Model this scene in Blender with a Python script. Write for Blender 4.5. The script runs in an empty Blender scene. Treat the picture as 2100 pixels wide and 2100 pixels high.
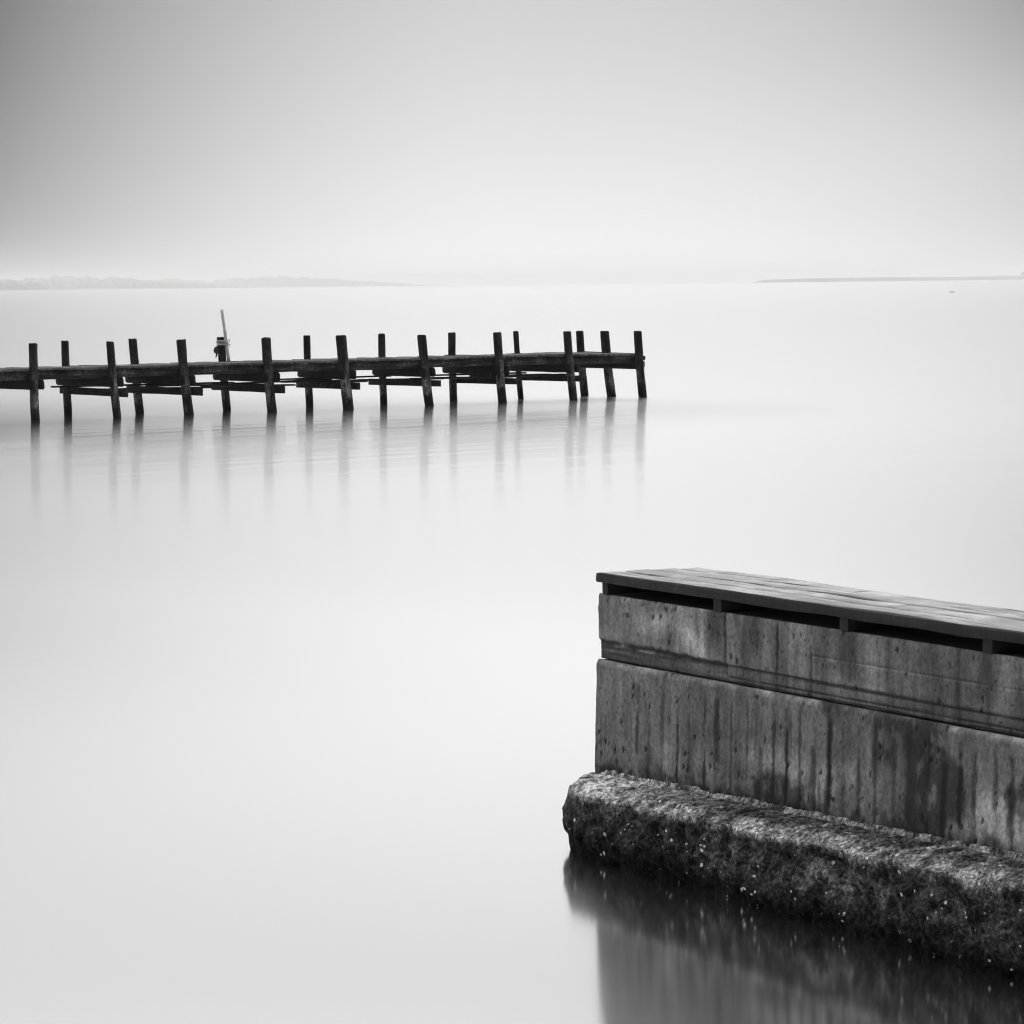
import bpy, bmesh, math, random
from mathutils import Vector, Matrix, noise
R = math.radians
sc = bpy.context.scene
COL = sc.collection

# ------------------------------------------------------------------ helpers
def V(*a): return Vector(a)
def nz(x, y, z, sc_=1.0): return noise.noise(Vector((x*sc_, y*sc_, z*sc_)))          # about -1..1
def fbm(x, y, z, oct_=4):
    s = 0; a = 1; t = 0
    for k in range(oct_):
        s += a*noise.noise(Vector((x, y, z))); t += a; a *= .55; x *= 2.03; y *= 2.03; z *= 2.03
    return s/t
def clamp(x, a=0.0, b=1.0): return max(a, min(b, x))
def sstep(a, b, x):
    t = clamp((x-a)/(b-a)); return t*t*(3-2*t)

def tag(o, label=None, cat=None, group=None, kind=None):
    if label: o['label'] = label
    if cat: o['category'] = cat
    if group: o['group'] = group
    if kind: o['kind'] = kind
    return o
def empty(name, loc):
    o = bpy.data.objects.new(name, None); COL.objects.link(o); o.location = loc
    return o
class MB:
    """collects vertices (world coordinates), faces and one tone per vertex for ONE mesh object"""
    def __init__(s): s.v = []; s.f = []; s.t = []
    def vert(s, p, tone=1.0): s.v.append(Vector(p)); s.t.append(tone); return len(s.v)-1
    def build(s, name, mat, parent=None, smooth=True, base=None):
        off = Vector((0, 0, 0))
        root = parent
        while root is not None: off += Vector(root.location); root = root.parent
        own = Vector(base) if base is not None else Vector((0, 0, 0))
        if parent is not None: own = Vector((0, 0, 0))
        me = bpy.data.meshes.new(name)
        me.from_pydata([tuple(p-off-own) for p in s.v], [], s.f)
        at = me.attributes.new('tone', 'FLOAT', 'POINT')
        at.data.foreach_set('value', s.t)
        me.polygons.foreach_set('use_smooth', [smooth]*len(me.polygons))
        me.materials.append(mat); me.update()
        o = bpy.data.objects.new(name, me); COL.objects.link(o)
        o.location = own
        if parent is not None: o.parent = parent
        return o

def beam(mb, p0, p1, w, h, seg=10, jit=.004, seed=0, chamfer=.01, up=Vector((0, 0, 1)), endcut=0.0):
    """weathered board or balk: a chamfered section swept from p0 to p1 with worn, uneven edges"""
    p0 = Vector(p0); p1 = Vector(p1); d = (p1-p0).normalized(); side = d.cross(up).normalized(); u = side.cross(d).normalized()
    c = chamfer; hw, hh = w/2, h/2
    prof = [(-hw+c, -hh), (0, -hh), (hw-c, -hh), (hw, -hh+c), (hw, 0), (hw, hh-c), (hw-c, hh), (0, hh), (-hw+c, hh), (-hw, hh-c), (-hw, 0), (-hw, -hh+c)]
    n = len(prof); L = (p1-p0).length; rings = []
    for i in range(seg+1):
        t = i/seg; q = p0.lerp(p1, t); ring = []
        for k, (a, b) in enumerate(prof):
            ja = nz(a*9+seed*3.1, t*L*2.2+seed, b*9+k*.7)*jit; jb = nz(a*9+seed*1.7, t*L*2.2-seed, b*9-k*.9)*jit
            e = 0
            if i in (0, seg): e = (nz(seed, k*1.3, i)*endcut) + (b/h)*endcut
            ring.append(mb.vert(q+side*(a+ja)+u*(b+jb)+d*e, 1+.25*nz(t*L*1.5, seed*2.3, k)))
        rings.append(ring)
    for i in range(seg):
        for k in range(n):
            mb.f.append((rings[i][k], rings[i][(k+1) % n], rings[i+1][(k+1) % n], rings[i+1][k]))
    mb.f.append(tuple(rings[0])[::-1]); mb.f.append(tuple(rings[-1]))

def post(mb, base, top, r, seed, bend=0.02, depth=.9, bite=False):
    """round weathered pile: slight bend, knots, chamfered sawn top"""
    base = Vector(base); top = Vector(top); n = 16
    low = base+(base-top)*0.15; low.z = -depth
    side = Vector((top.x-base.x, top.y-base.y, 0)); side = side.normalized() if side.length > .01 else Vector((1, 0, 0))
    zs = [-depth, -.4, -.1] + [i*.05 for i in range(0, 60) if i*.05 < top.z-.05] + [top.z-.03, top.z-.012, top.z]
    rings = []
    for j, z in enumerate(zs):
        if z <= 0: q = base.lerp(low, -z/depth)
        else:
            t = z/top.z; q = base.lerp(top, t); q -= side*bend*math.sin(math.pi*t)*1.0
            q += side*.008*nz(z*1.7, seed, 3)
        rr = r*(1.0+.05*nz(seed, z*2.1, 1)) * (1.03 if z < .45 else 1.0)
        if j == len(zs)-2: rr *= .97
        if j == len(zs)-1: rr *= .80
        ring = []
        for k in range(n):
            a = 2*math.pi*k/n
            sq = 1/ max(abs(math.cos(a+seed)), abs(math.sin(a+seed)))
            f = 1+.22*(sq-1.15)
            f += .06*nz(math.cos(a)*1.6+seed, math.sin(a)*1.6, z*.9) + .03*nz(math.cos(a)*5+seed, math.sin(a)*5, z*5)
            dz = 0
            if j >= len(zs)-3: dz = .014*nz(seed*3, math.cos(a)*1.5, math.sin(a)*1.5)
            if bite and j >= len(zs)-3 and -0.2 < math.cos(a-.3) and abs(math.cos(a)-.45) < .4: dz -= .035
            ring.append(mb.vert(q+Vector((math.cos(a), math.sin(a), 0))*rr*f+Vector((0, 0, dz)), 1))
        rings.append(ring)
    for i in range(len(rings)-1):
        for k in range(n):
            mb.f.append((rings[i][k], rings[i][(k+1) % n], rings[i+1][(k+1) % n], rings[i+1][k]))
    mb.f.append(tuple(rings[-1])); mb.f.append(tuple(rings[0])[::-1])

def tube(mb, pts, r, n=6, closed=False):
    rings = []; m = len(pts)
    for i, p in enumerate(pts):
        p = Vector(p)
        a = Vector(pts[(i-1) % m if closed else max(i-1, 0)]); b = Vector(pts[(i+1) % m if closed else min(i+1, m-1)])
        d = (b-a).normalized(); s = d.orthogonal().normalized()
        ref = Vector((0, 0, 1)) if abs(d.z) < .9 else Vector((1, 0, 0))
        s = d.cross(ref).normalized(); u = s.cross(d)
        rr = r[i] if isinstance(r, (list, tuple)) else r
        rings.append([mb.vert(p+(s*math.cos(2*math.pi*k/n)+u*math.sin(2*math.pi*k/n))*rr) for k in range(n)])
    for i in range(m if closed else m-1):
        A, B = rings[i], rings[(i+1) % m]
        for k in range(n): mb.f.append((A[k], A[(k+1) % n], B[(k+1) % n], B[k]))
    if not closed:
        mb.f.append(tuple(rings[0])[::-1]); mb.f.append(tuple(rings[-1]))

# ------------------------------------------------------------------ materials
class NT:
    def __init__(s, tree): s.t = tree; s.n = tree.nodes; s.l = tree.links
    def new(s, typ, **kw):
        nd = s.n.new(typ)
        for k, v in kw.items(): setattr(nd, k, v)
        return nd
    def put(s, sock, val):
        if isinstance(val, bpy.types.NodeSocket): s.l.new(val, sock)
        elif val is not None: sock.default_value = val
    def math(s, op, a, b=None, c=None, clamp_=False):
        nd = s.new('ShaderNodeMath', operation=op); nd.use_clamp = clamp_
        s.put(nd.inputs[0], a)
        if b is not None: s.put(nd.inputs[1], b)
        if c is not None: s.put(nd.inputs[2], c)
        return nd.outputs[0]
    def maprange(s, v, a, b, c, d, smooth=False):
        nd = s.new('ShaderNodeMapRange'); nd.interpolation_type = 'SMOOTHSTEP' if smooth else 'LINEAR'
        s.put(nd.inputs[0], v)
        for i, x in enumerate((a, b, c, d)): s.put(nd.inputs[1+i], x)
        return nd.outputs[0]
    def ramp(s, v, els):
        nd = s.new('ShaderNodeValToRGB'); cr = nd.color_ramp
        while len(cr.elements) < len(els): cr.elements.new(.5)
        for e, (p, c) in zip(cr.elements, els): e.position = p; e.color = (c, c, c, 1)
        s.put(nd.inputs[0], v); return nd.outputs[0]
    def noise(s, vec, scale, detail=4, rough=.55, dist=0):
        nd = s.new('ShaderNodeTexNoise'); s.put(nd.inputs['Vector'], vec)
        nd.inputs['Scale'].default_value = scale; nd.inputs['Detail'].default_value = detail
        nd.inputs['Roughness'].default_value = rough; nd.inputs['Distortion'].default_value = dist
        return nd.outputs['Fac']
    def mapping(s, vec, scale=(1, 1, 1), rot=(0, 0, 0), loc=(0, 0, 0)):
        nd = s.new('ShaderNodeMapping'); s.put(nd.inputs[0], vec)
        nd.inputs['Location'].default_value = loc; nd.inputs['Rotation'].default_value = rot; nd.inputs['Scale'].default_value = scale
        return nd.outputs[0]
    def bump(s, h, strength, dist):
        nd = s.new('ShaderNodeBump'); s.put(nd.inputs['Height'], h)
        nd.inputs['Strength'].default_value = strength; nd.inputs['Distance'].default_value = dist
        return nd.outputs[0]
def mat(name):
    m = bpy.data.materials.new(name); m.use_nodes = True
    T = NT(m.node_tree); bs = m.node_tree.nodes['Principled BSDF']
    return m, T, bs
def grey(T, v):
    nd = T.new('ShaderNodeCombineColor')
    for i in range(3): T.put(nd.inputs[i], v)
    return nd.outputs[0]
def attr(T, name='tone'):
    return T.new('ShaderNodeAttribute', attribute_name=name).outputs['Fac']

JD = Vector((.749, .6626, 0)); JN = Vector((-.6626, .749, 0))           # jetty: along, across (away from the camera)
PS = Vector((.442, -.897, 0)); PN = Vector((-.897, -.442, 0))           # pier: along (towards the camera), outward
rotJ = math.atan2(JD.y, JD.x); rotP = math.atan2(PS.y, PS.x)

def wood_dark(name, lo, hi, zpatch=False, stretch='v', rough=.8, spec=.08):
    m, T, bs = mat(name)
    pos = T.new('ShaderNodeNewGeometry').outputs['Position']
    if stretch == 'v': mp = T.mapping(pos, (9, 9, 1.2))
    else: mp = T.mapping(pos, (1.2, 14, 14), rot=(0, 0, -rotJ))
    if stretch != 'v':
        mp0 = T.mapping(pos, (1, 1, 1), rot=(0, 0, -rotJ)); mp = T.mapping(mp0, (1.3, 12, 12))
    a = T.noise(mp, 1.0, 6, .65); b = T.noise(pos, 2.6, 3); c = T.noise(pos, 22, 4, .7)
    v = T.math('MULTIPLY', T.maprange(a, .38, .72, 0, 1), T.maprange(b, .35, .68, .15, 1))
    v = T.math('MULTIPLY', v, T.maprange(c, .4, .62, .25, 1.5))
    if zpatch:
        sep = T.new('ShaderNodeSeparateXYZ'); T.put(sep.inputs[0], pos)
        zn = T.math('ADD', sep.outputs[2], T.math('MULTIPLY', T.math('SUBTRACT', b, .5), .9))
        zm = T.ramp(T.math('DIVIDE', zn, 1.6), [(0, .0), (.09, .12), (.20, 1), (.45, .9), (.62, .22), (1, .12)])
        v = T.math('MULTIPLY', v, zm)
    col = T.math('MULTIPLY_ADD', v, hi-lo, lo)
    col = T.math('MULTIPLY', col, attr(T))
    T.put(bs.inputs['Base Color'], grey(T, col))
    bs.inputs['Roughness'].default_value = rough; bs.inputs['Specular IOR Level'].default_value = spec
    T.put(bs.inputs['Normal'], T.bump(a, .5, .02))
    return m

M = {}
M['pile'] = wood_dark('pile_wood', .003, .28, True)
M['beam'] = wood_dark('beam_wood', .003, .10, False, 'h')
M['cap'] = wood_dark('cap_wood', .002, .016, False, 'h')
M['decking'] = wood_dark('jetty_decking', .04, .13, False, 'h', .6)
M['plank'] = wood_dark('walkway_wood', .003, .04, False, 'h')

def simple(name, c, rough=.7, spec=.3, nscale=20, amp=.4):
    m, T, bs = mat(name)
    pos = T.new('ShaderNodeNewGeometry').outputs['Position']
    n = T.noise(pos, nscale, 5, .6)
    T.put(bs.inputs['Base Color'], grey(T, T.maprange(n, .25, .75, c*(1-amp), c*(1+amp))))
    bs.inputs['Roughness'].default_value = rough; bs.inputs['Specular IOR Level'].default_value = spec
    return m
M['pole'] = simple('bleached_pole', .42, nscale=8)
M['rope'] = simple('rope_fibre', .42, nscale=60)
M['rag'] = simple('tarred_rag', .008)
M['bird'] = simple('dark_plumage', .03)
M['foliage'] = simple('far_foliage', .20, .8, .1, .08)
M['bark'] = simple('far_bark', .06, .8, .1, .3)
M['reeds'] = simple('reed_grass', .16, .9, .05, .05)
M['shoreland'] = simple('shore_earth', .12, .9, .05, .02)

# --- concrete (tone attribute carries stains, cracks, runs and painted shade under the planks; noise adds the grain)
def concrete(name, grain=.35, rough=.8, bumpd=.004, bscale=60):
    m, T, bs = mat(name)
    pos = T.new('ShaderNodeNewGeometry').outputs['Position']
    n1 = T.noise(pos, 48, 6, .75); n2 = T.noise(T.mapping(pos, (14, 14, 3)), 1, 5, .6)
    v = T.math('MULTIPLY', T.math('MULTIPLY', T.math('POWER', T.math('DIVIDE', attr(T), .115), 1.55), .100), T.maprange(n1, .36, .64, 1-grain, 1+grain))
    v = T.math('MINIMUM', v, .5)
    v = T.math('MULTIPLY', v, T.maprange(n2, .3, .7, .8, 1.2))
    T.put(bs.inputs['Base Color'], grey(T, v))
    bs.inputs['Roughness'].default_value = rough; bs.inputs['Specular IOR Level'].default_value = .2
    T.put(bs.inputs['Normal'], T.bump(T.noise(pos, bscale, 6, .7), .7, bumpd))
    return m
M['concrete'] = concrete('board_marked_concrete', .42)
m, T, bs = mat('weedy_rough_concrete')
pos = T.new('ShaderNodeNewGeometry').outputs['Position']
wp = T.new('ShaderNodeVectorMath', operation='ADD'); T.put(wp.inputs[0], pos)
nv = T.new('ShaderNodeTexNoise'); T.put(nv.inputs['Vector'], pos); nv.inputs['Scale'].default_value = 40
sv = T.new('ShaderNodeVectorMath', operation='SCALE'); T.put(sv.inputs[0], nv.outputs['Color']); sv.inputs['Scale'].default_value = .012; T.put(wp.inputs[1], sv.outputs[0])
def vor(scale, vec):
    nd = T.new('ShaderNodeTexVoronoi'); T.put(nd.inputs['Vector'], vec); nd.inputs['Scale'].default_value = scale
    sc_ = T.new('ShaderNodeSeparateColor'); T.put(sc_.inputs[0], nd.outputs['Color']); return nd.outputs['Distance'], sc_.outputs[0]
d1, c1 = vor(85, wp.outputs[0]); d2, c2 = vor(62, pos); d3, c3 = vor(30, wp.outputs[0])
d4, c4 = vor(34, pos); fine = T.noise(pos, 55, 4, .6); mid = T.noise(pos, 11, 5, .7)
v = T.math('MULTIPLY', attr(T), T.ramp(c1, [(0, .30), (.35, .5), (.6, .7), (.85, .9), (1, 1.0)]))
v = T.math('MULTIPLY', v, T.maprange(fine, .38, .62, .50, 1.75))
v = T.math('MULTIPLY', v, T.maprange(mid, .38, .62, .22, 2.1))
sh = T.math('MULTIPLY', T.math('GREATER_THAN', c2, .955), T.math('LESS_THAN', d2, .36))
sh2 = T.math('MULTIPLY', T.math('GREATER_THAN', c4, .955), T.math('LESS_THAN', T.math('ADD', d4, T.math('MULTIPLY', fine, .2)), .40))
sh = T.math('MULTIPLY', T.math('MAXIMUM', sh, sh2), T.maprange(T.noise(pos, 5, 3), .44, .56, 0, 1))
v = T.math('ADD', v, T.math('MULTIPLY', sh, .5))
T.put(bs.inputs['Base Color'], grey(T, T.math('MINIMUM', v, .72)))
bs.inputs['Roughness'].default_value = .9; bs.inputs['Specular IOR Level'].default_value = .04
hgt = T.math('ADD', T.math('MULTIPLY', fine, .5), T.math('SUBTRACT', 1, T.math('MINIMUM', d3, .8)))
T.put(bs.inputs['Normal'], T.bump(hgt, .8, .014))
M['footing'] = m

# --- pier planking: silvered wood, long grain
m, T, bs = mat('silvered_planks')
pos = T.new('ShaderNodeNewGeometry').outputs['Position']
mp0 = T.mapping(pos, (1, 1, 1), rot=(0, 0, -rotP))
g = T.noise(T.mapping(mp0, (3.2, 40, 45)), 1, 6, .7); g2 = T.noise(T.mapping(mp0, (14, 70, 60)), 1, 4, .7); g3 = T.noise(pos, 3, 3)
crack = T.maprange(T.noise(T.mapping(mp0, (1.3, 30, 4), loc=(3, 1, 0)), 1, 4, .6), .37, .43, .18, 1)
v = T.math('MULTIPLY', T.maprange(g, .3, .7, .15, .28), T.maprange(g2, .3, .7, .75, 1.25))
v = T.math('MULTIPLY', v, T.maprange(g3, .4, .6, .7, 1.25))
v = T.math('MULTIPLY', T.math('MULTIPLY', v, crack), attr(T))
T.put(bs.inputs['Base Color'], grey(T, v)); bs.inputs['Roughness'].default_value = .62; bs.inputs['Specular IOR Level'].default_value = .35
T.put(bs.inputs['Normal'], T.bump(T.math('MULTIPLY', g, crack), .6, .012))
M['silver'] = m
M['fascia'] = wood_dark('tarred_fascia', .014, .03, False, 'v', .8, .12)

# --- water: a long exposure's mix of still and ruffled surface
m = bpy.data.materials.new('water'); m.use_nodes = True; T = NT(m.node_tree); T.n.clear()
out = T.new('ShaderNodeOutputMaterial')
pos = T.new('ShaderNodeNewGeometry').outputs['Position']
A1 = T.new('ShaderNodeBsdfAnisotropic'); A1.distribution = 'GGX'; A1.inputs['Color'].default_value = (.95, .95, .95, 1); A1.inputs['Roughness'].default_value = .104
A2 = T.new('ShaderNodeBsdfAnisotropic'); A2.distribution = 'GGX'; A2.inputs['Color'].default_value = (.95, .95, .95, 1); A2.inputs['Roughness'].default_value = .272
# ripple trains, long crests
mpw = T.mapping(T.mapping(pos, (1, 1, 1), rot=(0, 0, -R(50))), (.022, .42, 1))
rip = T.noise(mpw, 1, 4, .6)
spw = T.new('ShaderNodeSeparateXYZ'); T.put(spw.inputs[0], pos)
bmp = T.bump(T.math('MULTIPLY', rip, T.maprange(spw.outputs[1], 32, 56, .03, 1, True)), 1.0, .021)
T.put(A1.inputs['Normal'], bmp)
dif = T.new('ShaderNodeBsdfDiffuse'); dif.inputs['Color'].default_value = (.015, .015, .015, 1)
# shelter of the sea wall: calmer close to it
pc = T.new('ShaderNodeVectorMath', operation='SUBTRACT'); T.put(pc.inputs[0], pos); pc.inputs[1].default_value = (1.9, 12.8, 0)
pr = T.mapping(pc.outputs[0], (1, 1, 1), rot=(0, 0, -rotP)); pss = T.mapping(pr, (.28, 1, 1))
ln = T.new('ShaderNodeVectorMath', operation='LENGTH'); T.put(ln.inputs[0], pss)
fw = T.maprange(ln.outputs['Value'], 1.2, 6.0, .03, .37, True)
jc = T.new('ShaderNodeVectorMath', operation='SUBTRACT'); T.put(jc.inputs[0], pos); jc.inputs[1].default_value = (-7.61, 70.59, 0)
jr = T.new('ShaderNodeSeparateXYZ'); T.put(jr.inputs[0], T.mapping(jc.outputs[0], (1, 1, 1), rot=(0, 0, -rotJ)))
gap_x = T.math('MULTIPLY', T.math('MAXIMUM', T.math('SUBTRACT', jr.outputs[0], 5.5), 0), 1.9)
gy = T.math('ADD', jr.outputs[1], 1.5)
gap_y = T.math('MAXIMUM', T.math('MULTIPLY', gy, 1.0), T.math('MULTIPLY', gy, -1.6))
gj = T.math('SQRT', T.math('ADD', T.math('MULTIPLY', gap_x, gap_x), T.math('MULTIPLY', gap_y, gap_y)))
fw = T.math('MULTIPLY', fw, T.maprange(gj, 0.0, 19.0, .10, 1.0, True))
fw = T.math('MULTIPLY', fw, T.maprange(T.math('DIVIDE', 100.0, T.math('MAXIMUM', spw.outputs[1], 1.0)), 0, 1.5, .42, 1, False))
mx = T.new('ShaderNodeMixShader'); T.put(mx.inputs[0], fw); T.put(mx.inputs[1], A1.outputs[0]); T.put(mx.inputs[2], A2.outputs[0])
mx2 = T.new('ShaderNodeMixShader'); mx2.inputs[0].default_value = .93
T.put(mx2.inputs[1], dif.outputs[0]); T.put(mx2.inputs[2], mx.outputs[0])
T.put(out.inputs['Surface'], mx2.outputs[0])
M['water'] = m

# ------------------------------------------------------------------ water, haze
def plane_obj(name, x0, x1, y0, y1, z, m):
    me = bpy.data.meshes.new(name)
    me.from_pydata([(x0, y0, z), (x1, y0, z), (x1, y1, z), (x0, y1, z)], [], [(0, 1, 2, 3)]); me.materials.append(m)
    o = bpy.data.objects.new(name, me); COL.objects.link(o); return o
# one sheet, its grid finer towards the shore we stand on (keeps the ripple coordinates precise)
xs = [-8800, -3000, -1000, -400, -150, -60, -30, -15, -8, -4, 0, 4, 8, 15, 30, 60, 150, 400, 1000, 3000, 8800]
ys = [-55, -20, -6, 0, 6, 10, 14, 18, 22, 27, 33, 40, 48, 56, 64, 72, 80, 92, 110, 140, 200, 300, 500, 900, 1700, 3200, 6000, 11000, 20900]
me = bpy.data.meshes.new('water')
me.from_pydata([(x, y, 0) for y in ys for x in xs], [], [(j*len(xs)+i, j*len(xs)+i+1, (j+1)*len(xs)+i+1, (j+1)*len(xs)+i) for j in range(len(ys)-1) for i in range(len(xs)-1)])
me.materials.append(M['water']); o = bpy.data.objects.new('water', me); COL.objects.link(o); tag(o, kind='structure')

HAZE = 1.3e-4
FS = 1.75   # far shores' scale
m = bpy.data.materials.new('haze_air'); m.use_nodes = True; T = NT(m.node_tree); T.n.clear()
out = T.new('ShaderNodeOutputMaterial'); pv = T.new('ShaderNodeVolumePrincipled')
pv.inputs['Color'].default_value = (.55, .55, .55, 1); pv.inputs['Density'].default_value = HAZE; pv.inputs['Anisotropy'].default_value = .35
T.put(out.inputs['Volume'], pv.outputs[0])
me = bpy.data.meshes.new('haze')
x0, x1, y0, y1, z0, z1 = -8900, 8900, -60, 21000, -3, 56
me.from_pydata([(x0, y0, z0), (x1, y0, z0), (x1, y1, z0), (x0, y1, z0), (x0, y0, z1), (x1, y0, z1), (x1, y1, z1), (x0, y1, z1)], [],
               [(3, 2, 1, 0), (4, 5, 6, 7), (0, 1, 5, 4), (1, 2, 6, 5), (2, 3, 7, 6), (3, 0, 4, 7)])
me.materials.append(m); hz = bpy.data.objects.new('haze', me); COL.objects.link(hz); tag(hz, kind='stuff')

# ------------------------------------------------------------------ the old jetty
JA = Vector((-7.61, 70.59, 0))
def J(s, t, z): return JA+JD*s+JN*t+Vector((0, 0, z))
jet = empty('jetty', JA)
tag(jet, 'old dark timber jetty on leaning piles standing in still water', 'jetty')
# (s at water, t, s at top, top z, radius)
FRONT = [(-3.95, 0, -4.05, 1.48, .085), (-1.88, 0, -1.90, 1.48, .082), (.01, 0, -.13, 1.48, .076), (1.73, 0, 1.56, 1.49, .090), (3.79, 0, 3.66, 1.49, .090),
         (5.75, 0, 5.58, 1.50, .106), (7.91, 0, 7.72, 1.47, .093), (9.93, 0, 9.80, 1.49, .093), (11.96, 0, 11.79, 1.48, .089), (14.01, 0, 13.87, 1.45, .093)]
BACK = [(-3.95, 1.6, -4.0, 1.49, .075), (-2.0, 1.6, -2.04, 1.49, .075), (-.03, 1.6, -.07, 1.49, .075), (1.70, 1.6, 1.55, 1.50, .083), (3.87, 1.6, 3.74, 1.49, .083),
        (5.97, 1.55, 5.92, 1.49, .076), (7.96, 1.55, 7.92, 1.49, .075), (9.94, 1.6, 9.91, 1.48, .079), (11.87, 1.6, 11.74, 1.48, .062), (13.99, 1.85, 13.85, 1.45, .088)]
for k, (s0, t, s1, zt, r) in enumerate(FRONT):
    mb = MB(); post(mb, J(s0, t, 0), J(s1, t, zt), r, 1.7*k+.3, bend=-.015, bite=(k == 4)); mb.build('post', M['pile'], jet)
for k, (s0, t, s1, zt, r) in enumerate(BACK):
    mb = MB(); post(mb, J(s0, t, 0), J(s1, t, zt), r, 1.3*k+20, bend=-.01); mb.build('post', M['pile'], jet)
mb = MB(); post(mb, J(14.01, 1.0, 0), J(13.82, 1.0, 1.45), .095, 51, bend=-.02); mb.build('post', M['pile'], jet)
# cross planks of the deck
rnd = random.Random(4)
mb = MB(); s = -6.4; k = 0
while s < 13.86:
    w = rnd.uniform(.15, .21); zt = .995+rnd.uniform(-.006, .009) - (.045*sstep(11.5, 14, s))
    zt2 = .990+rnd.uniform(-.008, .012)
    beam(mb, J(s+w/2, .02+rnd.uniform(-.02, .02), zt-.022), J(s+w/2+rnd.uniform(-.006, .006), 1.76+rnd.uniform(-.05, .05)+.1*sstep(12, 14, s), zt2-.022), w-.008, .042, 6, .004, k*1.1, .006)
    s += w+.004; k += 1
mb.build('deck', M['decking'], jet)
# longitudinal balks under the deck, in lengths between the piles
for t, hh in ((.14, .16), (.85, .15), (1.50, .15)):
    cuts = [-6.4, -1.95, 1.7, 5.7, 9.85, 13.98]
    for i in range(5):
        mb = MB(); dz = rnd.uniform(-.008, .008)
        beam(mb, J(cuts[i]+.01, t+rnd.uniform(-.01, .01), .865+dz), J(cuts[i+1]-.01, t, .868-dz-(.03 if i == 4 else 0)), .09, hh, 40, .012, 7+i*3+t, .014)
        mb.build('stringer', M['beam'], jet)
# clamp beams: a pair of balks across each pile row
for i in range(len(FRONT)):
    f = FRONT[i]; b = BACK[i]
    if i == len(FRONT)-1: continue
    zc = .698+rnd.uniform(-.012, .012)
    for sg, e in ((-1, .10), (1, .16)):
        sf = f[0]*.52+f[2]*.48+sg*(f[4]+.035); sb = b[0]*.52+b[2]*.48+sg*(b[4]+.035)
        mb = MB()
        beam(mb, J(sf, -.10-.05*rnd.random(), zc), J(sb, b[1]+.12+e*.5, zc+.015), .07, .19, 12, .008, i*5+sg, .03, endcut=.02)
        mb.build('clamp_beam', M['cap'], jet)
# beam and boards at the head of the jetty
mb = MB(); beam(mb, J(13.80, -.02, .70), J(13.80, 2.0, .71), .08, .15, 12, .008, 77, .02); mb.build('end_beam', M['cap'], jet)
mb = MB(); beam(mb, J(14.055, .0, .72), J(14.05, 2.0, .72), .05, .13, 12, .006, 78, .008); mb.build('end_board', M['cap'], jet)
mb = MB(); beam(mb, J(14.075, .0, .86), J(14.07, 2.0, .87), .05, .09, 12, .006, 79, .008); mb.build('end_board', M['cap'], jet)
# low cross pieces carrying the walkway
LOW = [(-.07, .45, .10, .40), (1.53, .42, 1.89, .38), (3.64, .42, 3.93, .37), (5.83, .41, 5.86, .39), (7.76, .41, 8.02, .39), (10.0, .39, 10.13, .38), (11.92, .40, 12.0, .39)]
for i, (sb, zb, sf, zf) in enumerate(LOW):
    mb = MB(); off = FRONT[i+2][4]+.04
    beam(mb, J(sb, 1.78, zb+.072), J(sf, -.22, zf+.074), .055, .145 if i < 4 else .13, 12, .005, 31+i, .006)
    mb.build('cross_piece', M['plank'], jet)
# walkway planks lying on them: (s0, z0, s1, z1, t, width)
WALK = [(-.69, .62, 3.68, .59, 1.15, .14), (-.27, .565, 2.66, .53, .42, .16), (2.3, .565, 4.55, .53, .30, .16), (1.3, .59, 4.2, .545, .78, .14),
        (4.75, .62, 7.85, .62, 1.2, .14), (4.40, .59, 6.52, .55, .42, .16), (3.5, .575, 6.0, .60, .9, .14), (6.45, .58, 8.70, .55, .5, .16), (5.6, .575, 7.2, .56, .82, .14),
        (8.87, .60, 11.72, .59, 1.3, .14), (7.7, .575, 10.2, .545, .3, .15), (8.51, .57, 10.71, .535, .65, .16), (10.3, .55, 12.10, .56, .42, .18), (9.9, .57, 12.15, .55, .95, .16)]
for i, (s0, z0, s1, z1, t, w) in enumerate(WALK):
    mb = MB(); beam(mb, J(s0, t, z0-.012), J(s1, t+.03*math.sin(i*2.1), z1-.012), w, .034, 16, .004, 60+i*1.9, .006)
    mb.build('walkway_plank', M['plank'], jet)

# pole lashed to a rear post, rope, tarred rag
pl = MB(); P0 = J(3.84, 1.475, 1.0); P1 = J(3.665, 1.45, 2.05)
tube(pl, [P0.lerp(P1, k/14)+Vector((.001*math.sin(k*.9), 0, 0)) for k in range(15)], [.036-.0003*k for k in range(15)], 10)
o = pl.build('pole', M['pole'], None, True, base=J(3.84, 1.475, 1.0)); tag(o, 'thin pale pole standing upright on the jetty, lashed to a rear post', 'pole')
def around(z, seed):
    pts = []; zf = (z-1.0)/1.05
    pc_ = P0.lerp(P1, zf); q = J(3.87-.13*z/1.49, 1.6, z); q.z = z
    ax = (pc_-q); ax.z = 0
    for k in range(28):
        a = 2*math.pi*k/28; d = Vector((math.cos(a), math.sin(a), 0))
        r1 = .098; e = q+d*r1; e2 = pc_+d*.044
        p = e if e.dot(d) > e2.dot(d) else e2
        pts.append(Vector((p.x, p.y, z+.008*math.sin(a*2+seed)+.012*math.cos(a+seed*2))))
    return pts
rb = MB()
for k, z in enumerate((1.335, 1.352, 1.37, 1.39, 1.412)): tube(rb, around(z, k*1.7), .0085, 6, True)
for k, (ds, z, L) in enumerate(((.065, 1.43, .04), (.075, 1.33, .05), (-.10, 1.41, .03))):
    q = J(3.76+ds, 1.46, z); tube(rb, [q, q+JD*.02+Vector((0, 0, .02)), q+JD*.035+Vector((0, 0, -L))], [.011, .009, .006], 6)
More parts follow.
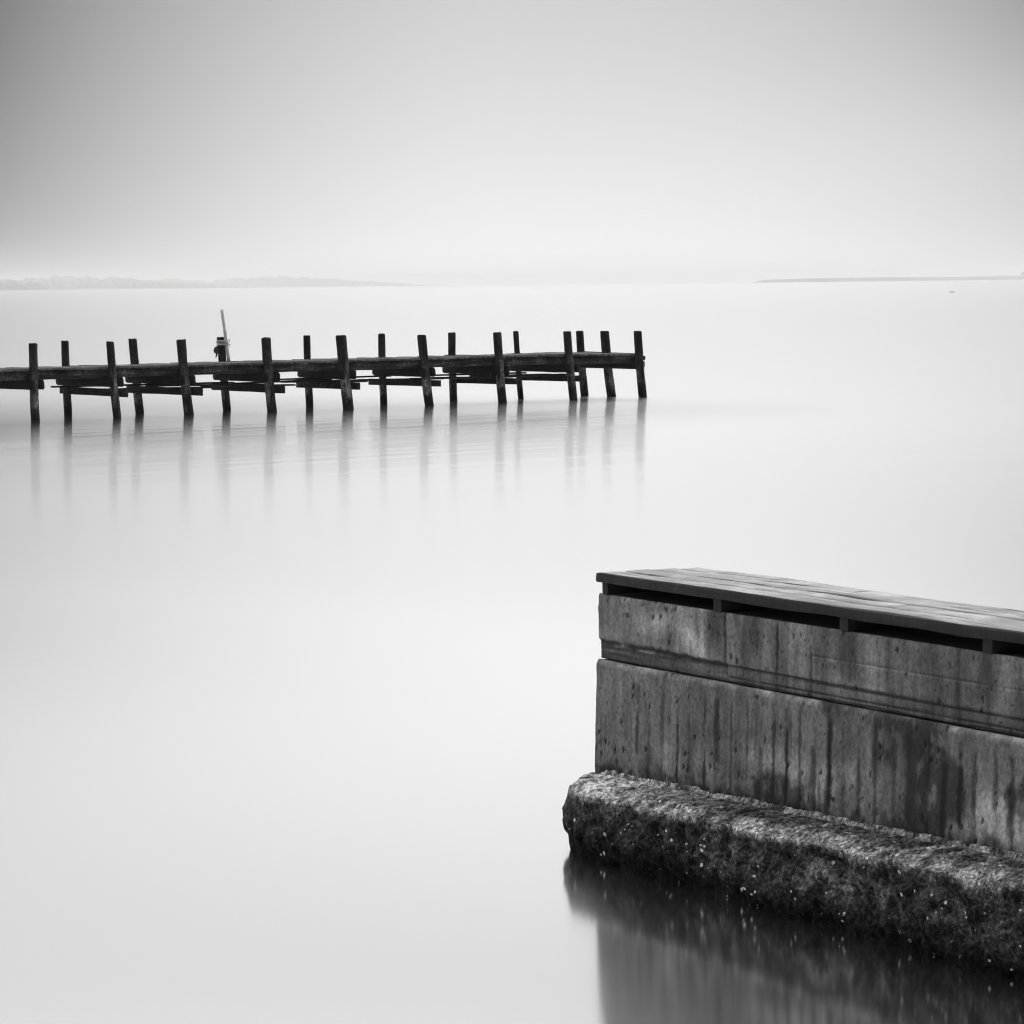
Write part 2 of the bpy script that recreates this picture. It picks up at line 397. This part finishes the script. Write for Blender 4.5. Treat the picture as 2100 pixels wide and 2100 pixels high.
o = rb.build('rope', M['rope'], None, True, base=J(3.76, 1.5, 1.37)); tag(o, 'frayed pale rope binding the thin pole to a jetty post', 'rope')
rg = MB()
outl = [(a0-.095, b0) for a0, b0 in [(3.70, 1.30), (3.66, 1.31), (3.615, 1.285), (3.585, 1.22), (3.60, 1.225), (3.615, 1.175), (3.635, 1.19), (3.645, 1.13), (3.632, 1.075), (3.66, 1.12), (3.685, 1.20), (3.70, 1.22)]]
a_ = [rg.vert(J(s_, 1.50+.012*math.sin(i*1.9), z_)) for i, (s_, z_) in enumerate(outl)]; b_ = [rg.vert(J(s_, 1.535+.012*math.cos(i*1.3), z_)) for i, (s_, z_) in enumerate(outl)]
rg.f.append(tuple(a_)); rg.f.append(tuple(b_)[::-1])
for i in range(len(a_)): j = (i+1) % len(a_); rg.f.append((a_[i], b_[i], b_[j], a_[j]))
o = rg.build('rag', M['rag'], None, False, base=J(3.68, 1.52, 1.3)); tag(o, 'torn black rag hanging off the left side of the roped jetty post', 'rag')

# ------------------------------------------------------------------ the sea wall in front
PO = Vector((.385, 16.33, 0))
def P(s, n, z): return PO+PS*s+PN*n+Vector((0, 0, z))
pier = empty('sea_wall', PO)
tag(pier, 'stained concrete sea wall with a plank top and rough footing, rising from the water in the foreground', 'sea wall')
srange = [-.0+i*.010 for i in range(0, 401)] + [4.0+.1*i for i in range(1, 81)]
prnd = random.Random(11)
# board joints of the formwork in the lower wall
JOINT = []
s_ = .42
while s_ < 12.2:
    JOINT.append((s_, prnd.uniform(.35, 1.0), prnd.uniform(.34, .62), prnd.uniform(.45, .85), prnd.uniform(.005, .013), prnd.random()))
    s_ += prnd.choice((.105, .11, .12, .135))
UJ = [(1.17, .8), (1.60, .9), (1.87, .6), (2.45, .4), (2.95, .4), (3.6, .7), (4.7, .6), (5.6, .8)]
def speck(s, z, f, th):   # small pits
    d, p = noise.voronoi(Vector((s*f, z*f*.75, 3.3)))
    h = noise.cell(Vector((p[0].x*7.1+.3, p[0].y*7.7+.3, .5)))
    return 1.0 if (h > th and d[0] < .22+.12*h) else 0.0
def lower_surf(s, z):
    d = .014+(.82-z)*.028; tone = .108
    tone *= 1+.55*fbm(s*1.3+5, z*1.9, 7, 4)+.45*fbm(s*19, z*8, 17, 4)
    tone *= 1+.45*fbm(s*8, z*.9, 1, 3)
    for (js, st, za, zb, wd, q) in JOINT:
        ds = s-js
        if abs(ds) < .07:
            wob = .007*nz(js*3, z*7, 2)+.004*nz(js*5, z*25, 2)
            e = abs(ds-wob)
            w2 = wd*(.45+2.0*clamp(fbm(js*9, z*11, 4, 4)+.45))
            m_ = st*sstep(-.12, .16, fbm(js*7+2, z*6.5, 9, 4)+.34+.06*sstep(1, 3, s)-.62*abs((z-.55)/.45-(q-.5)*.5))
            k_ = 1-sstep(w2*.4, w2*1.9, e+.004*nz(s*60, z*40, 3))
            m_ *= sstep(.785, .72, z+.03*nz(js*11, 1, 4))
            tone *= 1-.93*k_*m_; d -= .0025*k_*m_
    # damp dark growth, spreading towards the right
    b_ = fbm(s*1.9+1.3, z*2.6, 2.2, 5)+.16*sstep(.9, 3.0, s)+.10*sstep(.66, .45, z)-.03
    bloom = sstep(.06, .30, b_)*sstep(.45, 1.3, s)
    mott = sstep(-.12, .16, fbm(s*13, z*9, 6, 5)+.25*sstep(.1, .45, b_))
    tone *= 1-.62*bloom*(.15+.85*mott)
    # vertical runs
    run = sstep(.12, .34, fbm(s*21+3, z*1.7, 31, 3))*sstep(-.2, .3, fbm(s*3, z*4, 33, 3))
    tone *= 1-.6*run*sstep(.79, .70, z)
    if speck(s, z, 34, .72) and fbm(s*3, z*3, 8, 2)+.10*sstep(1.0, .2, s) > -.04: tone *= .16; d -= .006
    if speck(s+9, z, 55, .80) and fbm(s*2.5+4, z*3, 18, 2) > -.02: tone *= .30
    # broken pale arris along the top edge
    e = sstep(.034, 0, .82-z+.014*fbm(s*9, 1, 1, 3))
    tone *= 1+.9*e*sstep(-.35, .2, fbm(s*7, 2, z*20, 4))
    chip = sstep(.022, 0, .82-z); d -= .015*chip*(.5+1.3*abs(fbm(s*11, 4, 4, 4)))
    zb = .335+.012*s
    fr = sstep(.055+.07*fbm(s*6, 3, 3, 4), 0, z-zb)
    tone *= 1-.78*fr*sstep(-.2, .15, fbm(s*16, z*16, 2, 4))
    pale = sstep(.16, .05, abs(z-zb-.12))*sstep(.0, .30, fbm(s*1.6+3, z*3, 12, 4)); tone *= 1+.6*pale
    d += .005*fbm(s*5, z*5, 3, 4)+.002*fbm(s*30, z*30, 3, 2)
    d -= .014*sstep(.03, 0, s)
    return d, max(.010, tone)
def upper_surf(s, z):
    d = 0; tone = .118
    tone *= 1+.75*fbm(s*1.2+9, z*1.2, 3, 4)+.3*fbm(s*17, z*9, 41, 4)
    tone *= 1+.6*fbm(s*7, z*1.1, 5, 3)+.35*fbm(s*22, z*2.5, 8, 3)
    pale = sstep(.05, .35, fbm(s*1.5+2.7, z*2.2, 1.5, 3)); tone *= 1+.9*pale
    dk = sstep(.05, .40, fbm(s*2.3-4, z*1.0, 4.5, 4)); tone *= 1-.6*dk*(.5+.5*sstep(-.2, .2, fbm(s*15, z*6, 2, 3)))
    for (js, st) in UJ:
        e = abs(s-js-.008*nz(js, z*9, 1)); k_ = 1-sstep(.004, .016, e+.005*nz(s*50, z*30, 9))
        tone *= 1-.88*k_*st*sstep(-.2, .15, fbm(js*5, z*12, 3, 4)+.12); d -= .004*k_*st
    # drips under the spacer blocks
    for bs_ in (1.078, 2.097, 3.113, 4.13, 5.15):
        e = abs(s-bs_-.02); k_ = sstep(.12, .03, e+.03*fbm(s*9, z*5, 2, 2))*sstep(.86, 1.0, z+.08*fbm(s*20, 0, 1, 2)); tone *= 1-.5*k_
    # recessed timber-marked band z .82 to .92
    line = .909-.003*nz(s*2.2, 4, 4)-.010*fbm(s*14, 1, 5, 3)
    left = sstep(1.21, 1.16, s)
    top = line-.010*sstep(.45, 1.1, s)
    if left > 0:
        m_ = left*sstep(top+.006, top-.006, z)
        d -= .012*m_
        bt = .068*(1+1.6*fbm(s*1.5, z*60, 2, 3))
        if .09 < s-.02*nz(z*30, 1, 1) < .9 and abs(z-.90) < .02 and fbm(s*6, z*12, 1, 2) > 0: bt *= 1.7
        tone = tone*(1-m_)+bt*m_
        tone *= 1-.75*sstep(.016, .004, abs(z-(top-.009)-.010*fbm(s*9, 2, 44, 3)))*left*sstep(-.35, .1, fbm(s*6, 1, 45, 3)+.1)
    right = 1-left
    if right > 0:
        for zc, st, w_ in ((.893-.004*(s-1.2), .8, .006), (.846, .75, .005), (.826, .9, .005)):
            e = abs(z-zc-.006*fbm(s*4, zc*30, 3, 3)); k_ = (1-sstep(w_*.4, w_*1.4, e))*sstep(-.35, .05, fbm(s*2.7, zc*40, 6, 3)+.12)
            tone *= 1-st*k_*right; d -= .006*k_*right
        e = abs(z-.994); 
        if s > 1.86: tone *= 1-.45*sstep(.006, .002, e)*sstep(-.3, .3, fbm(s*3, 3, 1, 2)+.1); tone *= 1+.3*sstep(.006, .002, abs(z-.986))
        if z < .90: tone *= 1-.22*right
    if speck(s, z, 34, .90): tone *= .28; d -= .005
    if speck(s+5, z, 55, .92): tone *= .35
    tone *= 1+.25*sstep(.016, 0, 1.114-z)*sstep(-.3, .3, fbm(s*9, 7, 1, 3))
    d -= .010*sstep(.012, 0, 1.114-z)*(.6+.8*abs(fbm(s*8, 2, 9, 3)))
    d += .0035*fbm(s*5, z*5, 13, 4)
    d -= .010*sstep(.03, 0, s)
    return d, max(.012, tone)
WID = .50
def wall_part(name, za, zb, dz, surf, m, zend=None):
    mb = MB(); nzv = int(round((zb-za)/dz)); cols = []
    for s in srange:
        col = []
        se = s
        if s < .03: se = s
        for j in range(nzv+1):
            z = za+(zb-za)*j/nzv
            d, t = surf(s, z)
            zz = z
            if j == nzv: zz = z-.006*abs(fbm(s*7, 1, 1, 3))
            sj = s + (.034*fbm(z*13, 3, 7, 4)+.012 if s < .005 else 0)
            col.append(mb.vert(P(sj-.028, d, zz), t))
        # across the top, then down the back
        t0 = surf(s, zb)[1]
        for q in (-.03, -.12, -.25, -.4, -WID+.01): col.append(mb.vert(P(s-.018, q, zb-.004+.004*fbm(s*5, q*9, 2, 3)), .035 if zb > 1 else t0))  # upper wall's top toned near black: shade of the plank slot painted in
        for j in (1, .66, .33, 0): col.append(mb.vert(P(s-.018, -WID, za+(zb-.01-za)*j), .15))
        cols.append(col)
    n = len(cols[0])
    for i in range(len(cols)-1):
        for j in range(n-1): mb.f.append((cols[i][j], cols[i][j+1], cols[i+1][j+1], cols[i+1][j]))
        mb.f.append((cols[i][n-1], cols[i][0], cols[i+1][0], cols[i+1][n-1]))
    mb.f.append(tuple(cols[0])[::-1]); mb.f.append(tuple(cols[-1]))
    return mb.build(name, m, pier)
wall_part('lower_wall', .20, .818, .010, lower_surf, M['concrete'])
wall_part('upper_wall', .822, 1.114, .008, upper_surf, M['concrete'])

# footing: a rough apron wrapped round the end of the wall
mb = MB()
path = []   # (s, n, nx, ny): outline of the rim, front side then round the end and back
def rim(u):
    """u<0: round the far end; u>=0: along the front"""
    if u >= .32: return (u, .285-.012*u, 0.0, 1.0)
    return None
pts = []
ctrl = [(.9, -.78), (.2, -.76), (-.02, -.66), (-.08, -.5), (-.09, -.25), (-.07, .0), (-.01, .11), (.10, .205), (.22, .262), (.36, .285)]
def cr(p0, p1, p2, p3, t):
    return tuple(.5*((2*b)+(-a+c)*t+(2*a-5*b+4*c-d)*t*t+(-a+3*b-3*c+d)*t*t*t) for a, b, c, d in zip(p0, p1, p2, p3))
ext = [(1.5, -.78)]+ctrl+[(.60, .284)]
for i in range(1, len(ext)-2):
    L = math.dist(ext[i], ext[i+1]); nst = max(2, int(L/(.012 if i > 4 else .05)))
    for k in range(nst): pts.append(cr(ext[i-1], ext[i], ext[i+1], ext[i+2], k/nst))
u = .36
while u < 4.1: pts.append((u, .285-.010*(u-.36))); u += .011
while u < 12.1: pts.append((u, .255)); u += .1
NP = len(pts)
prof = []
for k in range(27): prof.append(('top', k/26))
for k in range(1, 42): prof.append(('face', k/40))
def fz(s): return .295+.018*max(0, s)           # rim height
rows = []
for i, (s, n) in enumerate(pts):
    a = pts[max(i-1, 0)]; b = pts[min(i+1, NP-1)]
    tx, ty = b[0]-a[0], b[1]-a[1]; l = math.hypot(tx, ty) or 1; tx /= l; ty /= l
    ox, oy = -ty, tx           # outward normal in (s, n)
    if i < 3: ox, oy = 0, -1
    row = []
    bulge = .035*fbm(s*1.3+3, n*1.5, 2, 3)
    for kind, q in prof:
        zr = fz(s)+.020*fbm(s*2.4, n*3, 5, 3)
        if kind == 'top':
            # from under the wall to the rim
            inn = (max(s, .05) if n < .28 else s, min(n, -.04) if n > -.04 else n+.25)
            if n < -.04: inn = (max(s, .10), clamp(n, -.45, -.06))
            fs = inn[0]+(s-inn[0])*q; fn = inn[1]+(n-inn[1])*q
            zz = fz(s)+.045*(1-q)**1.5 + .010*fbm(fs*6, fn*6, 1, 4)
            zz -= .030*sstep(.75, 1, q)
            # crack along the foot of the wall and raised fillet
            gp = abs((fn-.045-.008*fbm(s*6, 0, 1, 3)) if n > .1 else 9)
            cr_ = sstep(.020, .007, gp)*(1 if s < 1.3 else .6)
            zz -= .030*cr_
            x = P(fs, fn, zz)+Vector((0, 0, 1))*(.016*fbm(fs*14, fn*14, 3, 4)+.016*fbm(fs*38, fn*38, 8, 2))*(sstep(.03, .11, fn) if fn > -.05 and s > .08 else 1)+Vector((0, 0, .012*(sstep(.05, .035, abs(fn)) if s > .08 else 0)))
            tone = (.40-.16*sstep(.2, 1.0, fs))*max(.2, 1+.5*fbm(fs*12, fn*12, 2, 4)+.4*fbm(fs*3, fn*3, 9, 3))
            tone *= 1-.75*sstep(.2, 1.6, s)*sstep(-.3, .2, fbm(fs*5, fn*9, 22, 3)+.15)*sstep(.95, .6, q)
            tone *= 1-.93*cr_
            if n > .1 and fn < .045: tone = max(tone, .22)*(1 if s < 1.3 else .7)
        else:
            zt = zr-.03; zbm = -.12
            zz = zt+(zbm-zt)*q if q <= 1 else -.6
            h = clamp(zz/zt, -1, 1)
            under = .022*sstep(.45, .05, h)+.02*sstep(.2, -.3, h)-.012*sstep(.75, 1, h)*0
            off = .022*math.sin(clamp((1-h), 0, 1)*math.pi*.5)+bulge*(.5+.5*(1-abs(h)))-under
            vd = noise.voronoi(Vector((s*9+.6*nz(s*8, zz*8, 1), zz*12, 4+n*3)))[0]
            rx = .100*fbm(s*2.7, zz*4, 11+n, 3)+.055*fbm(s*8, zz*10, 4+n, 3)+.042*clamp(vd[1]-vd[0], 0, .4)+.020*fbm(s*30, zz*30, 2+n, 2)-.012
            off += rx*(1 if q > .08 else .5)*(.45 if s < .12 else .45+.55*sstep(.12, .5, s))
            x = P(s+ox*off, n+oy*off, zz+.012*fbm(s*14+7, zz*14, 1, 3))
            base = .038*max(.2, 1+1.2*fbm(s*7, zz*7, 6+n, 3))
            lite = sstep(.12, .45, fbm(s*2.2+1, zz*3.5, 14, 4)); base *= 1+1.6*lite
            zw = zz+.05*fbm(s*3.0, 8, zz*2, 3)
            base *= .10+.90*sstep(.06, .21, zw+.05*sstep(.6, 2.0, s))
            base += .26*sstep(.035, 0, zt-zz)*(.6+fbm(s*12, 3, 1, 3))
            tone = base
        row.append(mb.vert(x, max(.006, tone)))
    rows.append(row)
m_ = len(rows[0])
for i in range(NP-1):
    for j in range(m_-1): mb.f.append((rows[i][j], rows[i+1][j], rows[i+1][j+1], rows[i][j+1]))
mb.build('footing', M['footing'], pier)

# plank top, fascia, spacer blocks, rear board
mb = MB(); edges = [-.011, -.134, -.260, -.386, -.512]
for b in range(4):
    s = .002+prnd.uniform(-.006, .006); k = 0
    lens = [[3.9, 4.4, 4.4], [2.2, 4.2, 6.4], [4.9, 4.1, 3.9], [1.5, 4.2, 7.0]][b]
    for L in lens:
        n0 = (edges[b]+edges[b+1])/2; w = abs(edges[b]-edges[b+1])-.006
        dz = prnd.uniform(-.003, .003)
        beam(mb, P(s, n0, 1.190+dz), P(s+L-.006, n0, 1.190-dz*.5), w, .036, int(L/.03), .0085, b*13+k*3+5, .005)
        s += L; k += 1
mb.build('planking', M['silver'], pier)
mb = MB(); beam(mb, P(-.002, .001, 1.186), P(12.0, .001, 1.186), .022, .042, 400, .007, 91, .004); mb.build('fascia_board', M['fascia'], pier)
mb = MB(); beam(mb, P(.0, -.47, 1.142), P(12.0, -.47, 1.142), .03, .056, 40, .002, 92, .003); mb.build('rear_board', M['fascia'], pier)
for i in range(12):
    s = .06+1.018*i if i == 0 else 1.078+1.0185*(i-1)
    mb = MB(); w = .05 if i == 0 else .065
    a = P(s, .000, 1.142)
    beam(mb, P(s, .000, 1.1405), P(s, -.44, 1.1405), w, .055, 8, .002, 95+i, .003)
    mb.build('spacer_block', M['fascia'], pier, False)

# ------------------------------------------------------------------ far shores
rnd = random.Random(21)
def strip(name, pts_, w, h, m, z0=-.5):
    """low land: a rounded bank following the points"""
    mb = MB(); rings = []
    for i, (x, y, hh) in enumerate(pts_):
        hh = hh*(1+.12*nz(x*.01, y*.01, 3))
        prof_ = [(-w, z0), (-w*.96, .15), (-w*.8, hh*.85), (-w*.3, hh), (w*.3, hh*1.0), (w, z0)]
        rings.append([mb.vert((x, y+a, z)) for a, z in prof_])
    for i in range(len(rings)-1):
        for k in range(5): mb.f.append((rings[i][k], rings[i+1][k], rings[i+1][k+1], rings[i][k+1]))
    mb.f.append(tuple(rings[0])); mb.f.append(tuple(rings[-1])[::-1])
    for p in mb.v: p *= FS
    return mb.build(name, m)
def blob(mb, c, rx, ry, rz, seed, sub=2):
    bm = bmesh.new(); bmesh.ops.create_icosphere(bm, subdivisions=sub, radius=1)
    idx = {}
    for v in bm.verts:
        f = 1+.30*noise.noise(v.co*1.6+Vector((seed, 0, 0)))+.16*noise.noise(v.co*4+Vector((0, seed, 0)))
        idx[v.index] = mb.vert((c[0]+v.co.x*rx*f, c[1]+v.co.y*ry*f, c[2]+v.co.z*rz*f))
    for fc in bm.faces: mb.f.append(tuple(idx[v.index] for v in fc.verts))
    bm.free()
def interp(tab, x):
    for (a, b), (c, d) in zip(tab, tab[1:]):
        if x <= c: return b+(d-b)*clamp((x-a)/(c-a))
    return tab[-1][1]
# (x range, distance, height profile in metres)
def wood_line(name, x0, x1, y0, y1, prof_, label, gap=5.5):
    mb = MB(); x = x0
    while x < x1:
        t = (x-x0)/(x1-x0); y = y0+(y1-y0)*t; h = interp(prof_, x)
        if h > .6:
            hh = h*rnd.uniform(.82, 1.08)
            r_ = rnd.uniform(.35, .6)*max(hh, 4)
            blob(mb, (x, y+rnd.uniform(-12, 12), hh*.58), r_*1.15, r_, hh*.44, rnd.uniform(0, 99), 2)
            blob(mb, (x+rnd.uniform(-3, 3), y+rnd.uniform(-12, 12), hh*.25), r_*1.5, r_, hh*.3, rnd.uniform(0, 99), 1)
            for q in range(3):
                blob(mb, (x+rnd.uniform(-.8, .8)*r_, y, hh*rnd.uniform(.6, .93)), r_*.4, r_*.4, hh*.12, rnd.uniform(0, 99), 1)
        x += gap*rnd.uniform(.7, 1.3)
    for p in mb.v: p *= FS
    o = mb.build(name, M['foliage']); tag(o, label, 'woodland', kind='stuff'); return o
wood_line('woodland', -1000, -640, 5000, 5100, [(-1000, 14), (-700, 14), (-690, 15), (-672, 10), (-664, 15), (-640, 3)], 'nearest darkest stretch of hazy woodland at the far left shore')
wood_line('woodland', -1100, -520, 6400, 6700, [(-1100, 20), (-880, 20), (-820, 25), (-770, 26), (-740, 20), (-700, 22), (-660, 16), (-520, 5)], 'taller paler belt of hazy trees behind the far left shore', 7)
wood_line('woodland', -1100, -180, 8300, 9300, [(-1100, 22), (-900, 20), (-800, 24), (-720, 17), (-640, 23), (-560, 25), (-480, 22), (-420, 18), (-380, 15), (-330, 12), (-260, 7), (-180, 1)], 'faintest most distant belt of trees fading out towards the middle of the horizon', 8)
tag(strip('shore', [(-1500, 5000, 1.6), (-1000, 5020, 1.6), (-760, 5050, 1.6), (-690, 5060, 1.5), (-620, 5080, .9), (-600, 5085, .1)], 60, 2, M['shoreland']), kind='structure')
tag(strip('shore', [(-1600, 6500, 2), (-1000, 6500, 2), (-700, 6600, 2), (-520, 6700, 1.5), (-480, 6720, .1)], 80, 2, M['shoreland']), kind='structure')
tag(strip('shore', [(-1800, 8400, 2.5), (-1000, 8500, 2.5), (-500, 9000, 2.5), (-200, 9300, 1.5), (-120, 9350, .1)], 120, 2, M['shoreland']), kind='structure')
tag(strip('island', [(322, 4820, .2), (330, 4830, 2.0), (345, 4850, 3.6), (400, 4900, 4.6), (460, 5000, 5.0), (520, 5080, 5.4), (560, 5100, 5.0), (640, 5250, 5.0), (720, 5400, 5.6), (800, 5550, 6.0), (900, 5700, 6.2), (1100, 5900, 6.2), (1500, 6200, 6)], 70, 5, M['reeds']), kind='structure')
tr = empty('tree', (783*FS, 5560*FS, 5.0*FS)); tag(tr, 'single low bushy tree on the hazy island at the right edge', 'tree')
mb = MB(); tube(mb, [(783, 5560, 3.0), (783.3, 5560, 6.5), (782.8, 5560, 9.5)], [.7, .5, .25], 8); tube(mb, [(783.2, 5560, 6), (786, 5560, 9)], [.35, .15], 6); tube(mb, [(783, 5560, 6), (779.5, 5560, 8.6)], [.3, .15], 6)
for p in mb.v: p *= FS
mb.build('trunk', M['bark'], tr)
mb = MB()
for q in range(26):
    a = rnd.uniform(0, 6.28); rr = rnd.uniform(0, 1)**.6
    blob(mb, (783.2+math.cos(a)*5.4*rr, 5560+math.sin(a)*4*rr, 9.2+rnd.uniform(-2.0, 3.2)*(1-rr*.6)), rnd.uniform(1.0, 2.0), 1.4, rnd.uniform(.7, 1.2), q*3.3, 2)
blob(mb, (777.2, 5560, 8.3), .9, .8, 1.9, 7, 2)
for p in mb.v: p *= FS
mb.build('crown', M['foliage'], tr)

# two small water birds far out
def bird(loc, rot, label, size=1.0):
    mb = MB(); pr = [(-.20, .05, .012), (-.16, .06, .05), (-.08, .05, .085), (.02, .045, .10), (.11, .05, .085), (.16, .09, .05), (.18, .14, .032), (.195, .185, .03), (.215, .20, .034), (.245, .195, .02), (.285, .185, .006)]
    ptsb = [Vector(loc)+Vector((math.cos(rot)*x*size, math.sin(rot)*x*size, z*size)) for x, z, r in pr]
    tube(mb, ptsb, [r*size for _, _, r in pr], 10)
    o = mb.build('duck', M['bird'], None, True, base=loc); tag(o, label, 'duck', 'ducks far out near the island'); return o
bird((85.0, 706.0, 0), R(170), 'smaller dark duck, left one of the two on the water below the island', 1.0)
bird((85.42, 705.6, 0), R(8), 'longer dark duck, right one of the two on the water below the island', 1.15)

# ------------------------------------------------------------------ camera
F = 7500.0; pitch = math.atan(467.3/F); roll = .0108
cam = bpy.data.cameras.new('camera'); co = bpy.data.objects.new('camera', cam); COL.objects.link(co); sc.camera = co
cam.sensor_width = 36; cam.lens = F/2100*36; cam.clip_start = .1; cam.clip_end = 30000
co.matrix_world = Matrix.Translation((0, 0, 2.5)) @ Matrix.Rotation(math.pi/2-pitch, 4, 'X') @ Matrix.Rotation(-roll, 4, 'Z')

# ------------------------------------------------------------------ light
SUN_EL, SUN_AZ = 42, 80        # azimuth from +Y towards +X
sun = bpy.data.lights.new('sun', 'SUN'); sun.energy = .7; sun.angle = R(20); sun.color = (1, .99, .97)
so = bpy.data.objects.new('sun', sun); COL.objects.link(so)
d = Vector((math.sin(R(SUN_AZ))*math.cos(R(SUN_EL)), math.cos(R(SUN_AZ))*math.cos(R(SUN_EL)), math.sin(R(SUN_EL))))
so.rotation_euler = d.to_track_quat('Z', 'Y').to_euler()
w = bpy.data.worlds.new('World'); sc.world = w; w.use_nodes = True
T = NT(w.node_tree); T.n.clear()
out = T.new('ShaderNodeOutputWorld')
sky = T.new('ShaderNodeTexSky'); sky.sky_type = 'NISHITA'; sky.sun_disc = False; sky.sun_elevation = R(SUN_EL); sky.sun_rotation = R(SUN_AZ)
sky.air_density = 1.5; sky.dust_density = 6
bw = T.new('ShaderNodeRGBToBW'); T.put(bw.inputs[0], sky.outputs[0])
bg1 = T.new('ShaderNodeBackground'); T.put(bg1.inputs[0], bw.outputs[0]); bg1.inputs[1].default_value = .06
tc = T.new('ShaderNodeTexCoord'); sp = T.new('ShaderNodeSeparateXYZ'); T.put(sp.inputs[0], tc.outputs['Generated'])
X, Y, Z = sp.outputs
el = T.math('MULTIPLY', T.math('ARCSINE', Z), 57.2958)
az = T.math('MULTIPLY', T.math('ARCTAN2', X, Y), 57.2958)
# overcast layer: brightness against elevation
e20 = T.math('DIVIDE', el, 20.0, clamp_=True)
C = T.ramp(e20, [(0, 1.12), (.02, 1.04), (.05, .94), (.11, .82), (.17, .73), (.225, .66), (.255, .78), (.33, 1.12), (.45, .92), (.60, .58), (.8, .85), (1, 1.0)])
kL = T.ramp(e20, [(0, .74), (.02, .66), (.11, .68), (.225, .75), (.28, .26), (.42, .15), (.7, .14), (1, .1)])
kR = T.ramp(e20, [(0, .36), (.05, .30), (.11, .26), (.225, .50), (.30, .40), (.42, .18), (.7, .12), (1, .05)])
u = T.math('DIVIDE', az, 8.0)
uL = T.math('POWER', T.math('MINIMUM', T.math('MAXIMUM', T.math('MULTIPLY', u, -1), 0), 1.15), 1.7)
uR = T.math('POWER', T.math('MINIMUM', T.math('MAXIMUM', u, 0), 1.15), 2.4)
mask = T.math('SUBTRACT', 1, T.math('ADD', T.math('MULTIPLY', kL, uL), T.math('MULTIPLY', kR, uR)))
hi = T.maprange(el, 11.3, 18.5, 1.0, 3.3, True)
back = T.maprange(Y, -.3, .6, .32, 1.0, True)
lay = T.math('MULTIPLY', T.math('MULTIPLY', T.math('MULTIPLY', C, mask), hi), back)
bg2 = T.new('ShaderNodeBackground'); T.put(bg2.inputs[0], grey(T, lay)); bg2.inputs[1].default_value = 1.0
ms = T.new('ShaderNodeMixShader'); ms.inputs[0].default_value = .94
T.put(ms.inputs[1], bg1.outputs[0]); T.put(ms.inputs[2], bg2.outputs[0]); T.put(out.inputs[0], ms.outputs[0])
w.cycles.sampling_method = 'MANUAL'; w.cycles.sample_map_resolution = 2048

sc.view_settings.view_transform = 'Standard'; sc.view_settings.look = 'None'; sc.view_settings.exposure = 0; sc.view_settings.gamma = 1
sc.cycles.use_denoising = True; sc.cycles.filter_width = 1.15
sc.cycles.max_bounces = 8; sc.cycles.volume_bounces = 2
sc.cycles.sample_clamp_indirect = 4
